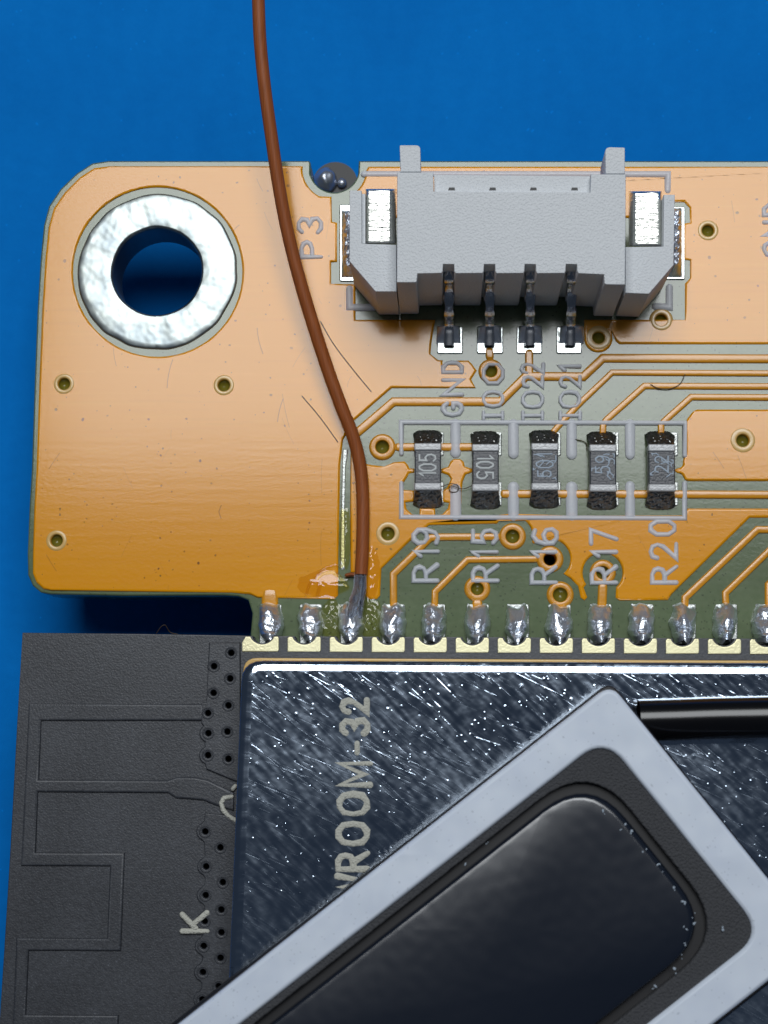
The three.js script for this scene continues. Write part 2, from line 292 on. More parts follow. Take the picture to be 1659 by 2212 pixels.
// vias: a masked ring and the plugged hole in it
for (const [x, y, R, r, kind] of VIAS) {
  const c = P(x, y, 0), top = kind ? 0.009 : 0.0078, pr = (a) => a.map(([q, h]) => new THREE.Vector2(q * U, h));
  const g = new THREE.LatheGeometry(pr([[R + 2, 0.001], [R, top * 0.75], [R - 3, top], [r + 2.5, top], [r + 0.6, top * 0.8], [r - 0.3, 0], [r - 0.6, -0.05]]), 40);
  g.translate(c.x, 0, c.z);
  const v = part(board, 'via', g, kind ? M.trace : M.ring);
  const d = new THREE.LatheGeometry(pr(kind === 2 ? [[r, -0.05], [r * 0.98, -0.15], [0, -0.151]] : [[r - 0.2, 0.001], [r * 0.86, -0.006], [r * 0.5, -0.012], [0, -0.014]]), 32);
  d.translate(c.x, 0, c.z);
  part(v, 'via_hole', d, kind === 2 ? M.hole : M.plug);
}
// the tinned corner hole
{
  const c = P(...HOLE, 0), pr = (a) => a.map(([q, h]) => new THREE.Vector2(q * U, h));
  const g = new THREE.LatheGeometry(pr([[177, 0], [176, 0.004], [172, 0.007], [162, 0.0095], [120, 0.0095], [104, 0.009], [100, 0.006], [98, -0.004]]), 96);
  const ps = g.attributes.position; for (let i = 0; i < ps.count; i++) { const x = ps.getX(i), z = ps.getZ(i), d = 1 + 0.012 * n2(x * 9, z * 9); ps.setXYZ(i, x * d, ps.getY(i) + (ps.getY(i) > 0.008 ? 0.0012 * n2(x * 22 + 3, z * 22) : 0), z * d); }
  g.computeVertexNormals(); g.translate(c.x, 0, c.z);
  const pad = part(board, 'mounting_pad', planar(g), M.satin);
  const b = new THREE.LatheGeometry(pr([[98, -0.004], [98.5, -0.08], [99, -0.162]]), 72); b.translate(c.x, 0, c.z);
  part(pad, 'hole_wall', b, M.barrel);
}
// solder pads
const padAt = (x0, y0, x1, y1, m = M.tin) => part(board, 'solder_pad', slab(rounded([[x0, y0], [x1, y0], [x1, y1], [x0, y1]], 5), 0.005, 0.0048, { bevel: 0.004, up: 0.003 }), m);
for (const [a, b] of [[944, 1000], [1030, 1087], [1116, 1171], [1202, 1257]]) padAt(a, 705, b, 764);
padAt(733, 441, 790, 608); padAt(1420, 446, 1480, 604);
for (const x of [924, 1049, 1177, 1302, 1430]) { padAt(x - 30, 933, x + 35, 985, M.pad); padAt(x - 30, 1040, x + 35, 1093, M.pad); }
const JX = [583, 670, 758, 848, 937, 1031, 1118, 1208, 1297, 1387, 1478, 1568, 1656];
for (const x of JX) padAt(x - 23, 1305, x + 25, 1392, M.pad);

// white print on the board
const GL = {
  R: [[[0, 0], [0, 1], [0.4, 1], [0.62, 0.9], [0.68, 0.75], [0.62, 0.58], [0.4, 0.48], [0, 0.48]], [[0.36, 0.48], [0.78, 0]]],
  P: [[[0, 0], [0, 1], [0.4, 1], [0.62, 0.9], [0.7, 0.72], [0.62, 0.56], [0.4, 0.46], [0, 0.46]]],
  1: [[[0.05, 0.78], [0.4, 1], [0.4, 0]]], 7: [[[0, 1], [0.75, 1], [0.25, 0]]],
  2: [[[0.02, 0.75], [0.1, 0.93], [0.35, 1], [0.62, 0.93], [0.72, 0.74], [0.62, 0.52], [0.02, 0], [0.75, 0]]],
  3: [[[0.02, 0.86], [0.2, 1], [0.5, 1], [0.7, 0.85], [0.66, 0.62], [0.4, 0.52], [0.7, 0.4], [0.74, 0.16], [0.52, 0], [0.2, 0], [0, 0.14]]],
  5: [[[0.7, 1], [0.1, 1], [0.06, 0.56], [0.4, 0.64], [0.68, 0.5], [0.74, 0.26], [0.58, 0.04], [0.25, 0], [0, 0.14]]],
  6: [[[0.66, 0.92], [0.4, 1], [0.14, 0.84], [0.02, 0.5], [0.06, 0.16], [0.3, 0], [0.56, 0.02], [0.72, 0.2], [0.68, 0.44], [0.45, 0.56], [0.18, 0.5], [0.04, 0.32]]],
  9: [[[0.04, 0.08], [0.32, 0], [0.56, 0.14], [0.7, 0.5], [0.68, 0.82], [0.45, 1], [0.2, 0.98], [0.02, 0.8], [0.06, 0.56], [0.28, 0.44], [0.54, 0.5], [0.68, 0.66]]],
  0: [['o', [0.22, 0], [0, 0.25], [0, 0.75], [0.22, 1], [0.5, 1], [0.72, 0.75], [0.72, 0.25], [0.5, 0]]],
  O: [['o', [0.28, 0], [0.06, 0.16], [0, 0.5], [0.06, 0.84], [0.28, 1], [0.52, 1], [0.74, 0.84], [0.8, 0.5], [0.74, 0.16], [0.52, 0]]],
  I: [[[0, 0], [0.5, 0]], [[0.25, 0], [0.25, 1]], [[0, 1], [0.5, 1]]],
  G: [[[0.72, 0.78], [0.58, 0.96], [0.36, 1], [0.1, 0.86], [0, 0.5], [0.1, 0.14], [0.36, 0], [0.6, 0.06], [0.72, 0.24], [0.72, 0.46], [0.44, 0.46]]],
  N: [[[0, 0], [0, 1], [0.7, 0], [0.7, 1]]], D: [[[0, 0], [0, 1], [0.4, 1], [0.68, 0.78], [0.74, 0.5], [0.68, 0.22], [0.4, 0], [0, 0]]],
  M: [[[0, 0], [0, 1], [0.42, 0.2], [0.84, 1], [0.84, 0]]], W: [[[0, 1], [0.22, 0], [0.45, 0.85], [0.68, 0], [0.9, 1]]], '-': [[[0, 0.45], [0.5, 0.45]]],
  K: [[[0, 0], [0, 1]], [[0.62, 1], [0.1, 0.46]], [[0.24, 0.58], [0.68, 0]]],
};
// a letter lying on its side: it reads from the bottom of the picture upwards (or downwards when flipped)
function glyph(ch, x0, x1, y0, y1, w, base, height, flip = false, wob = 0.22) {
  const wide = Math.max(...GL[ch].flat().filter(Array.isArray).map((p) => p[0]));
  return GL[ch].map((line) => {
    const closed = line[0] === 'o', pts = (closed ? line.slice(1) : line).map(([a, b]) => (flip ? [x0 + w / 2 + b * (x1 - x0 - w), y0 + w / 2 + a / wide * (y1 - y0 - w)] : [x1 - w / 2 - b * (x1 - x0 - w), y1 - w / 2 - a / wide * (y1 - y0 - w)]));
    return bead(pts, w, base, height, { closed, wobble: wob });
  });
}
const silkText = (rows) => part(board, 'printed_text', merge(rows.flatMap(([ch, x0, x1, y0, y1, w = 11]) => glyph(ch, x0, x1, y0, y1, w, 0.003, 0.0085))), M.silk);
silkText([['R', 888, 950, 1215, 1260], ['1', 892, 951, 1186, 1208], ['9', 888, 952, 1139, 1180]]);
silkText([['R', 1016, 1080, 1217, 1260], ['1', 1016, 1078, 1187, 1208], ['5', 1016, 1078, 1140, 1178]]);
silkText([['R', 1143, 1206, 1219, 1264], ['1', 1146, 1206, 1187, 1209], ['6', 1146, 1208, 1138, 1181]]);
silkText([['R', 1273, 1336, 1219, 1264], ['1', 1276, 1336, 1187, 1208], ['7', 1271, 1337, 1140, 1180]]);
silkText([['R', 1403, 1466, 1219, 1264], ['2', 1400, 1466, 1170, 1212], ['0', 1400, 1462, 1121, 1160]]);
silkText([['P', 646, 699, 518, 561], ['3', 640, 699, 467, 508]]);
silkText([['G', 952, 1003, 866, 902], ['N', 952, 1003, 816, 858], ['D', 952, 1003, 778, 810]]);
silkText([['I', 1040, 1090, 886, 910, 9], ['O', 1040, 1090, 842, 882, 9], ['0', 1040, 1090, 783, 832, 9]]);
silkText([['I', 1125, 1176, 886, 910, 9], ['O', 1125, 1176, 842, 884, 9], ['2', 1125, 1176, 809, 840, 9], ['2', 1122, 1178, 782, 811, 9]]);
silkText([['I', 1206, 1257, 886, 910, 9], ['O', 1206, 1256, 842, 884, 9], ['2', 1206, 1257, 809, 840, 9], ['1', 1206, 1257, 787, 806, 9]]);
silkText([['G', 1645, 1700, 520, 560, 10], ['N', 1645, 1700, 476, 514, 10], ['D', 1645, 1700, 436, 470, 10]]);
const silkLine = (list) => part(board, 'printed_outline', merge(list.map(([w, ...pts]) => bead(pts, w, 0.003, 0.008, { wobble: 0.1 }))), M.silk);
silkLine([[11, [867, 980], [867, 912], [1479, 914], [1479, 984]], [11, [867, 1044], [867, 1117], [1479, 1120], [1479, 1044]],
  [23, [984, 916], [984, 978]], [23, [1109, 916], [1109, 980]], [22, [1235, 916], [1235, 982]], [22, [1361, 916], [1361, 982]],
  [24, [984, 1056], [984, 1114]], [24, [1109, 1052], [1109, 1114]], [24, [1235, 1052], [1235, 1114]], [22, [1361, 1050], [1361, 1114]]]);
silkLine([[15, [786, 376], [1442, 377], [1442, 412]], [16, [755, 624], [755, 664], [806, 664]], [15, [1446, 620], [1446, 663], [1416, 662]]]);

// solder joints along the module edge
function solderJoint(x, k) {
  const a = P(x, 1306, 0.004), b = P(x, 1388, 0.07), s = k * 9.7;
  const hw = (25.5 + 2.5 * n2(s, 1)) * U;
  return grid((u, v) => {
    const th = (u - 0.5) * Math.PI, bulge = Math.sin(Math.min(1, 0.10 + v * 1.25) * Math.PI * 0.5), w = hw * (0.86 + 0.2 * Math.sin(Math.PI * Math.min(1, v * 1.05)) - 0.34 * Math.max(0, v - 0.72) / 0.28) * (1 + 0.1 * n2(v * 3 + s, u));
    const p = a.clone().lerp(b, v), ch = 0.022 + 0.055 * bulge;
    const nz = 0.002 * n3(u * 4, v * 5, s) + 0.009 * n3(u * 1.4 + 4, v * 1.8, s);
    return V3(p.x + Math.sin(th) * w * (1 + nz * 6), Math.max(0.002, Math.cos(th) * (ch + nz + (v > 0.8 ? 0.012 : 0)) - (v < 0.06 ? (0.06 - v) * 0.5 : 0)), p.z + 0.012 * Math.cos(th) * n2(u * 2, s));
  }, 22, 26);
}
JX.forEach((x, k) => part(board, 'solder_joint', solderJoint(x, k), M.solder));
part(board, 'groove_sheen_strip', bead([[746, 975], [743, 1010], [741, 1100], [740, 1226]], 10, 0.0005, 0.003, { profile: FLAT, wobble: 0.35 }), M.pad);  // pale strip standing in for the sheen on the substrate groove
// flux left round the hand-made joint
{
  const flux = (pts, hgt, k, nu = 40) => { // a lumpy clear film inside an outline given by centre and radii
    const [cx, cy, rx, ry] = pts, c = P(cx, cy, 0);
    return grid((u, v) => { const a = u * 2 * Math.PI, r = v * (1 + 0.16 * n2(Math.cos(a) * 1.4 + k, Math.sin(a) * 1.4)), x = c.x + Math.cos(a) * r * rx * U, z = c.z + Math.sin(a) * r * ry * U;
      return V3(x, 0.0075 + hgt * (1 - v * v) * (k === 1 ? 0.92 + 0.08 * n2(x * 10, z * 10) : 0.75 + 0.25 * n2(x * 30, z * 30)) + (k === 1 ? 0.0005 : 0.0016) * n2(x * 45 + k, z * 45) * (1 - v ** 6), z); }, nu, 24);
  };
  part(board, 'flux_ridge', merge([bead([[660, 1288], [668, 1262], [684, 1244], [700, 1228], [722, 1220], [738, 1222]], 7, 0.006, 0.006), bead([[686, 1286], [690, 1268], [688, 1250], [700, 1240], [718, 1236], [732, 1244], [742, 1258], [750, 1266]], 9, 0.006, 0.010, { wobble: 0.2 })]), M.flux);
  part(board, 'flux_residue', merge([flux([698, 1262, 52, 32], 0.010, 1), flux([716, 1340, 26, 46], 0.014, 3), flux([803, 1340, 24, 50], 0.014, 5), flux([745, 1160, 14, 66], 0.014, 7), flux([803, 1235, 17, 58], 0.014, 8)]), M.flux);
}
// solder balls seen below the edge notch
{
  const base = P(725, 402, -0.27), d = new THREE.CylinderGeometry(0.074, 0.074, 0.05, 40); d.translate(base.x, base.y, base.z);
  const foot = part(board, 'notch_shade_disc', d, M.dark);  // added dark disc that gives the shade inside the notch
  for (const [x, y, r, k] of [[704, 390, 0.038, 1], [738, 396, 0.016, 4]]) {
    const c = P(x, y, -0.24), g = new THREE.SphereGeometry(r, 28, 20), ps = g.attributes.position;
    for (let i = 0; i < ps.count; i++) { const q = 1 + 0.1 * n3(ps.getX(i) * 24 + k, ps.getY(i) * 24, ps.getZ(i) * 24); ps.setXYZ(i, ps.getX(i) * q, ps.getY(i) * q, ps.getZ(i) * q * 1.1); }
    g.computeVertexNormals(); g.translate(c.x, c.y, c.z); part(foot, 'solder_ball', g, M.wax);
  }
}

// ---------------------------------------------------------------- the grey four-pin socket
{
  const at = P(1105, 520, 0.006), t = thing('wire_connector', 'grey plastic four-pin connector with metal side tabs at the board edge', 'connector', at);
  const HB = 0.40, HW = 0.30;
  const pins = [969, 1057.5, 1145.5, 1234.5], front = [];
  for (const x of pins) front.unshift([x + 15, 590.5], [x + 12, 586], [x + 11.5, 571], [x - 11.5, 570.5], [x - 12.5, 586], [x - 15, 590]);
  const body = [[858, 372], [936, 372], [936.5, 413], [1275, 415], [1276.5, 376], [1352, 376], [1350.5, 615], [1309, 614.5], [1305.5, 612], [1304.5, 593], ...front, [902, 591], [900, 608], [897, 610], [857, 610]];
  part(t, 'housing', slab(body, HB, HB - 0.012, { bevel: 0.004, seg: 2 }), M.plastic);
  part(t, 'rear_step', slab([[937.5, 377], [1274.5, 380], [1274, 425], [938, 423]], HB - 0.035, 0.30, { bevel: 0.003, seg: 2 }), M.plastic);
  for (const x of pins) part(t, 'contact_slot', slab([[x - 1, 411], [x + 14, 411], [x + 13, 405], [x + 1, 405]], HB - 0.034, 0.02), M.dark);
  part(t, 'locking_arm', slab(rounded([[863, 313, 3], [908, 313, 10], [909, 371, 0], [865, 371, 0]], 4), HB - 0.006, 0.16, { bevel: 0.004, seg: 2 }), M.plastic);
  part(t, 'locking_arm', slab(rounded([[1307, 317, 12], [1350, 318, 3], [1350, 375, 0], [1308, 375, 0]], 4), HB - 0.006, 0.16, { bevel: 0.004, seg: 2 }), M.plastic);
  part(t, 'side_wing', slab([[755, 411], [781, 411], [781.5, 526], [856, 528], [856.5, 630], [811, 630], [754.5, 564]], HW, HW - 0.012, { bevel: 0.004, seg: 2 }), M.plastic);
  part(t, 'side_wing', slab([[1434, 420], [1458, 420], [1455.5, 572], [1402, 635], [1351, 633], [1351, 533], [1433, 532]], HW, HW - 0.012, { bevel: 0.004, seg: 2 }), M.plastic);
  part(t, 'inner_rib', slab([[781.5, 419], [789, 419], [789, 526], [782, 526]], HW - 0.03, 0.25), M.plastic);
  // metal tabs: bright flat top that bends down towards the housing, and the solder at its foot
  const tab = (x0, x1, y0, y1, s) => {
    const pr = [[0, -0.03], [0.03, -0.008], [0.1, 0], [0.78, 0], [0.88, -0.006], [0.95, -0.03], [1, -0.2]];
    return grid((u, v) => { const q = u * (pr.length - 1), i = Math.min(Math.floor(q), pr.length - 2), f = q - i, a = pr[i], b = pr[i + 1], X = a[0] + (b[0] - a[0]) * f, Y = a[1] + (b[1] - a[1]) * f, e = Math.min(v, 1 - v);
      return P(s > 0 ? x0 + (x1 - x0) * X : x1 - (x1 - x0) * X, y0 + (y1 - y0) * v, 0.27 + Y - (e < 0.02 ? (0.02 - e) * 1.0 : 0)); }, 42, 40);
  };
  part(t, 'metal_tab', tab(790, 856, 408, 526, 1), M.tab);
  part(t, 'metal_tab', tab(1358, 1429, 413, 531, -1), M.tab);
  const foot = (x0, x1, y0, y1, k) => grid((u, v) => { const a = u * Math.PI, p = P(x0 + (x1 - x0) * u, y0 + (y1 - y0) * v, 0); return V3(p.x, 0.005 + Math.sin(a) ** 0.7 * (0.05 + 0.016 * n2(v * 9, k) + 0.01 * n2(v * 24, u * 5)) * Math.min(1, v * 9, (1 - v) * 9), p.z); }, 16, 48);
  part(t, 'tab_solder', foot(738, 772, 455, 600, 2), M.solder);
  part(t, 'tab_solder', foot(1440, 1473, 450, 600, 5), M.solder);
  // contact pins: out of the slot, down, and along the pad
  pins.forEach((x, k) => {
    const prof = [[570, 0.31], [590, 0.31], [603, 0.30], [609, 0.27], [612, 0.22], [618, 0.17], [640, 0.14], [662, 0.12], [676, 0.10], [690, 0.06], [704, 0.034], [722, 0.028], [746, 0.022]];
    const curve = new THREE.CatmullRomCurve3(prof.map(([y, h]) => P(x + 1 - (y - 570) * 0.006 * k, y, h)));
    const w = 0.0165, th = 0.008, N = 60, ring = [[-w, -th], [-w * 0.8, th * 0.8], [-w * 0.6, th], [w * 0.6, th], [w * 0.8, th * 0.8], [w, -th], [-w, -th]];
    const g = grid((u, v) => { const c = curve.getPoint(v), d = curve.getTangent(v), up = V3(1, 0, 0).cross(d).multiplyScalar(-1).normalize(), i = Math.min(Math.floor(u * 6 + 1e-6), 5), f = u * 6 - i, a = ring[i], b = ring[i + 1]; if (up.y < 0 && Math.abs(d.y) < 0.9) up.negate();
      const sw = 1 + 0.12 * Math.sin(v * 40) * (v > 0.3 && v < 0.75 ? 1 : 0); return c.addScaledVector(V3(1, 0, 0), (a[0] + (b[0] - a[0]) * f) * sw).addScaledVector(up, a[1] + (b[1] - a[1]) * f); }, 6, N);
    const pin = part(t, 'contact_pin', toCreasedNormals(g, 0.6), M.pin);
    part(pin, 'pin_solder', grid((u, v) => { const a = (u - 0.5) * Math.PI, p = P(x + Math.sin(a) * (25 + 1.5 * v), 706 + v * 36, 0); return V3(p.x, 0.006 + Math.cos(a) ** 0.8 * (0.040 * (1 - v) ** 1.3 + 0.004) * Math.min(1, v * 8 + 0.3, (1 - v) * 12), p.z); }, 16, 16), M.solder);
  });
}

// ---------------------------------------------------------------- five chip resistors
{
  const RW = 0.080, RL = 0.145, RH = 0.052, B = 0.006;
  function makeResistor() {
    const o = new THREE.Group();
    const b = new RoundedBoxGeometry(RW, RH - 0.006, RL - 0.012, 3, 0.004); b.translate(0, B + (RH - 0.006) / 2, 0); localPart(o, 'body', planar(b), M.resistor);
    for (const s of [-1, 1]) {
      const cap = new RoundedBoxGeometry(RW + 0.003, RH, 0.023, 3, 0.005); cap.translate(0, B + RH / 2, s * (RL / 2 - 0.0115)); localPart(o, 'end_cap', planar(cap), M.terminal);
      const f = grid((u, v) => { const x = (u - 0.5) * 2, e = Math.abs(x), prof = 1 - v ** 1.25; const w = RW / 2 * (1 + 0.16 * v);
        return V3(x * w, B * 0.6 + (RH - 0.003) * prof * (1 - 0.35 * e ** 6) * (1 - 0.06 * v) + 0.004 * n3(x * 4, v * 5, s * 3) * (v > 0.1 ? 1 : 0), s * (RL / 2 - 0.001 + v * 0.050 * (1 - 0.22 * e ** 4))); }, 26, 22);
      if (s < 0) f.index.array.reverse();
      f.computeVertexNormals(); localPart(o, 'solder_fillet', f, M.fillet);
    }
    return o;
  }
  const proto = makeResistor();
  const rows = [
    [924, 1008.5, 'black chip resistor 105, leftmost of five, its number reading upwards'],
    [1049, 1010.5, 'black chip resistor 105, second from left, its number reading downwards'],
    [1177, 1008.5, 'dark chip resistor in the middle of the row of five, smudged print'],
    [1302.5, 1011.5, 'dark chip resistor second from right in the row of five, smudged print'],
    [1429.5, 1011, 'dark chip resistor at the right end of the row beside the copper area'],
  ];
  rows.forEach(([x, y, label], k) => {
    const o = k ? proto.clone() : proto, c = P(x, y, 0.05), d = P(x, y + 40, 0.05).sub(P(x, y - 40, 0.05));
    o.name = numbered('chip_resistor'); o.position.set(c.x, 0, c.z); o.rotation.y = Math.atan2(d.x, d.z) * 0.6;
    o.userData = { label, category: 'resistor', group: 'chip resistors in the silkscreened row' }; scene.add(o); o.updateMatrixWorld();
  });
  // printed codes
  const things = scene.children.filter((o) => /^chip_resistor/.test(o.name));
  const mark = (k, geos, mat) => { const o = things[k], g = merge(geos); g.applyMatrix4(o.matrixWorld.clone().invert()); localPart(o, 'printed_code', g, mat); };
  const T = 0.0522;
  mark(0, [...glyph('1', 904, 943, 1020, 1030, 4, T, 0.0016, false, 0), ...glyph('0', 904, 943, 1001, 1019, 4, T, 0.0016, false, 0), ...glyph('5', 904, 943, 980, 998, 4, T, 0.0016, false, 0)], M.marking);
  mark(1, [...glyph('1', 1030, 1068, 982, 993, 4, T, 0.0016, true, 0), ...glyph('0', 1028, 1067, 996, 1013, 4, T, 0.0016, true, 0), ...glyph('5', 1028, 1067, 1017, 1036, 4, T, 0.0016, true, 0)], M.marking);
  const scrawl = (x0, x1, y0, y1, s) => { const out = []; for (let i = 0; i < 7; i++) { let x = x0 + rndk(s + i) * (x1 - x0), y = y0 + rndk(s + i + 50) * (y1 - y0), a = rndk(s + i + 99) * 6.3; const pts = [[x, y]]; for (let q = 0; q < 4; q++) { a += (rndk(s + i * 7 + q) - 0.5) * 2.4; x = Math.min(x1, Math.max(x0, x + Math.cos(a) * 6)); y = Math.min(y1, Math.max(y0, y + Math.sin(a) * 5)); const l = pts[pts.length - 1]; if (Math.hypot(x - l[0], y - l[1]) > 2) pts.push([x, y]); } if (pts.length > 1) out.push(bead(pts, 2.6, T, 0.0012)); } return out; };
  function rndk(n) { const v = Math.sin(n * 127.1 + 11.7) * 43758.5453; return v - Math.floor(v); }
  mark(2, [...glyph('1', 1160, 1194, 979, 989, 3.4, T, 0.0014), ...glyph('0', 1157, 1196, 994, 1012, 3.4, T, 0.0014), ...glyph('5', 1160, 1192, 1015, 1032, 3.4, T, 0.0014), ...scrawl(1152, 1201, 978, 1036, 3)], M.smudge);
  mark(3, [...glyph('9', 1285, 1319, 984, 1001, 3.4, T, 0.0014), ...glyph('5', 1285, 1319, 1006, 1024, 3.4, T, 0.0014), ...scrawl(1278, 1327, 981, 1036, 90)], M.smudge);
  mark(4, [...glyph('2', 1413, 1445, 984, 1001, 3.4, T, 0.0014), ...glyph('2', 1413, 1445, 1005, 1022, 3.4, T, 0.0014), ...scrawl(1405, 1454, 980, 1036, 170)], M.smudge);
}

// ---------------------------------------------------------------- the brown jumper wire
{
  const path = [[556, -60, 0.27], [558, 0, 0.26], [562, 90, 0.25], [572, 190, 0.235], [587, 300, 0.21], [602, 400, 0.185], [621, 500, 0.16], [646, 600, 0.135], [676, 700, 0.11], [707, 795, 0.085], [738, 880, 0.065], [760, 935, 0.05], [775, 990, 0.038], [782, 1045, 0.030], [784, 1110, 0.027], [783, 1180, 0.026], [780, 1241, 0.026]];
  const t = thing('jumper_wire', 'thin brown insulated wire soldered to a module joint and leaving the top of the picture', 'wire', P(780, 1240, 0.006));
  const pts = path.map(([x, y, h]) => P(x, y, h)), g = tube(pts, 0.0198, 220, 20);
  const uv = g.attributes.uv; for (let i = 0; i < uv.count; i++) uv.setXY(i, uv.getX(i) * 6, uv.getY(i) + uv.getX(i) * 2);
  part(t, 'insulation', g, M.wire);
  const e = pts[pts.length - 1], cap = new THREE.CircleGeometry(0.0196, 20); cap.translate(e.x, e.y, e.z + 0.0004); part(t, 'insulation_end', cap, M.wire);
  part(t, 'insulation_burr', bead([[749, 1243], [758, 1241], [772, 1243]], 9, 0.012, 0.018), M.wire);
  const core = [[777, 1236, 0.026], [773, 1258, 0.03], [769, 1285, 0.045], [763, 1310, 0.055], [757, 1338, 0.05], [754, 1362, 0.06]].map(([x, y, h]) => P(x, y, h));
  const cg = tube(core, 0.0145, 60, 18), ps = cg.attributes.position, nr = cg.attributes.normal;
  for (let i = 0; i < ps.count; i++) { const d = 0.004 * n3(ps.getX(i) * 40, ps.getY(i) * 40, ps.getZ(i) * 18); ps.setXYZ(i, ps.getX(i) + nr.getX(i) * d, ps.getY(i) + nr.getY(i) * d, ps.getZ(i) + nr.getZ(i) * d); }
  cg.computeVertexNormals(); part(t, 'tinned_core', cg, M.bare);
  const s2 = [[786, 1240, 0.03], [786, 1270, 0.035], [781, 1300, 0.04], [777, 1335, 0.04]].map(([x, y, h]) => P(x, y, h)); part(t, 'tinned_core', tube(s2, 0.008, 30, 12), M.bare);
}

// ---------------------------------------------------------------- the black radio module with its metal can
const MH = 0.095;
const module_ = thing('radio_module', 'black radio module with gold edge pads, printed antenna and metal shield can', 'electronic module', P(800, 1800, 0.012));
const MV = [[500, 1410.5], [463, 1439.5], [497.7, 1466], [462, 1497], [494, 1524], [450, 1540.5], [450.7, 1584], [491.7, 1580.5], [450, 1631.5], [494, 1639.5], [444, 1796], [476.7, 1830.5], [446, 1871.5], [482, 1905.5], [445, 1933.5], [478.7, 1964.5], [443, 1989.5], [479, 2013.5], [440.7, 2043], [477, 2068.5], [439, 2099.5], [473, 2130], [437.7, 2158.5], [471, 2190], [436, 2216]];
const KX = Array.from({ length: 15 }, (_, k) => 566.5 + 90.75 * k);
const edgeY = (x) => 1373.6 + (x - 566) * 0.0052;
{
  const mvHoles = MV.map(([x, y]) => arc(x, y, 8.4, 0, 330, 11));
  const bite = (x, r, d) => Array.from({ length: 11 }, (_, i) => { const a = Math.PI - Math.PI * i / 10; return [x + r * Math.cos(a), edgeY(x) + d * Math.sin(a)]; });
  const top = KX.flatMap((x) => bite(x, 21, 16));
  const bd = [[48, 1366.5], [300, 1369], [520, 1372.5], ...top, [1850, edgeY(1850)], [1850, 2350], [-5, 2350], [-2, 2212], [8, 2060], [22, 1830], [36, 1570]];
  part(module_, 'module_board', slab(bd, MH, 0.08, { holes: mvHoles, bevel: 0.004, seg: 2 }), M.black);
  const track = (pts) => part(module_, 'antenna_track', slab(pts, MH + 0.0088, 0.0086, { bevel: 0.0075, up: 0.0072, seg: 4, at: MH }), M.black);
  const raise = (pts, holes = []) => part(module_, 'ground_plane', slab(pts, MH + 0.010, 0.010, { holes: holes.map(([x, y]) => arc(x, y, 6.2, 8, 338, 11)), bevel: 0.0045, up: 0.009, seg: 3, at: MH }), M.black);
  track([[63, 1520], [440, 1521], [440, 1557], [90, 1557], [85, 1684], [362, 1685], [382, 1678], [420, 1678], [450, 1684], [506, 1712], [506, 1752], [470, 1741], [440, 1729], [380, 1724], [363, 1713], [83, 1711], [78, 1841], [270, 1842], [262, 2054], [63, 2053], [57, 2191], [257, 2192], [256, 2222], [28, 2220], [36, 2025], [232, 2026], [238, 1871], [46, 1870]]);
  raise([[435, 1562], [435, 1518], [446, 1517], [452, 1388], [520, 1388], [521, 1690], [506, 1687], [446, 1662], [444, 1654], ...arc(450, 1631.5, 20, 110, 250, 6), [441, 1604], ...arc(450.7, 1584, 20, 110, 235, 6)], MV.slice(0, 10));
  raise([[443, 1755], [520, 1764], [505, 2245], [432, 2245], ...MV.filter((q, i) => i >= 10 && q[0] < 460).reverse().flatMap(([x, y]) => [[x - 3, y + 24], ...arc(x, y, 20, 110, 250, 6), [x - 3, y - 24]])], MV.slice(10));
  MV.forEach(([x, y]) => {
    const c = P(x, y, MH), pr = [[14, 0.008], [12.5, 0.0115], [10.5, 0.012], [8.8, 0.009], [7.6, -0.02], [5, -0.04], [0, -0.045]].map(([r, h]) => new THREE.Vector2(r * U, h));
    const g = new THREE.LatheGeometry(pr.slice(0, 4), 24); g.translate(c.x, MH, c.z); const v = part(module_, 'via', g, M.black);
    const d = new THREE.LatheGeometry(pr.slice(3), 24); d.translate(c.x, MH, c.z); part(v, 'via_hole', d, M.hole);
  });
  KX.forEach((x, k) => {
    if (k > 13) return;
    const y = edgeY(x), l = k ? x - 36 : 523, pts = [[l, y + 34], [l, y + (k ? 5 : 14)], [l + (k ? 3 : 8), y + 1.5], [x - 29, y + 1.5], ...Array.from({ length: 13 }, (_, i) => { const a = Math.PI - Math.PI * i / 12; return [x + 25 * Math.cos(a) * (0.92 + 0.08 * Math.abs(Math.cos(a))), y + 2 + 16.5 * Math.sin(a) ** 1.3]; }), [x + 29, y + 1.5], [x + 34, y + 1.5], [x + 36, y + 5], [x + 36, y + 31], [x + 33, y + 34]];
    part(module_, 'edge_pad', slab(pts, MH + 0.005, 0.006, { bevel: 0.004, up: 0.003, seg: 2, at: MH }), M.gold);
    // plated half hole below the pad
    const a = P(x, y, MH);
    part(module_, 'half_hole', grid((u, v) => V3(a.x - Math.cos(u * Math.PI) * 21.5 * U, 0.014 + v * 0.08, a.z + Math.sin(u * Math.PI) * 16.5 * U), 14, 2), M.fillet);
  });
  // white print
  part(module_, 'printed_text', merge([...glyph('K', 388, 453, 1966, 2017, 11, MH + 0.008, 0.007)]), M.etch);
  part(module_, 'printed_text', merge([bead([[508, 1772], [494, 1763], [482, 1750], [478, 1734], [484, 1724], [500, 1721]], 10, MH + 0.008, 0.007, { wobble: 0.2 }), bead([[503, 1704], [508, 1698]], 9, MH + 0.008, 0.007)]), M.etch);
  // shield can
  const SH = 0.30;
  const can = part(module_, 'shield_can', slab(rounded([[522, 1426, 46], [1850, 1433, 4], [1850, 2350, 4], [484, 2350, 4]], 4), SH, SH - MH - 0.006, { bevel: 0.034, up: 0.013, seg: 8, crease: 1.2 }), M.can);
  const rim = slab(rounded([[526, 1421, 30], [1850, 1428, 4], [1850, 2350, 4], [492, 2350, 4]], 4), MH + 0.022, 0.02, { bevel: 0.004, at: MH + 0.022 });
  part(can, 'can_rim', rim, M.ring);
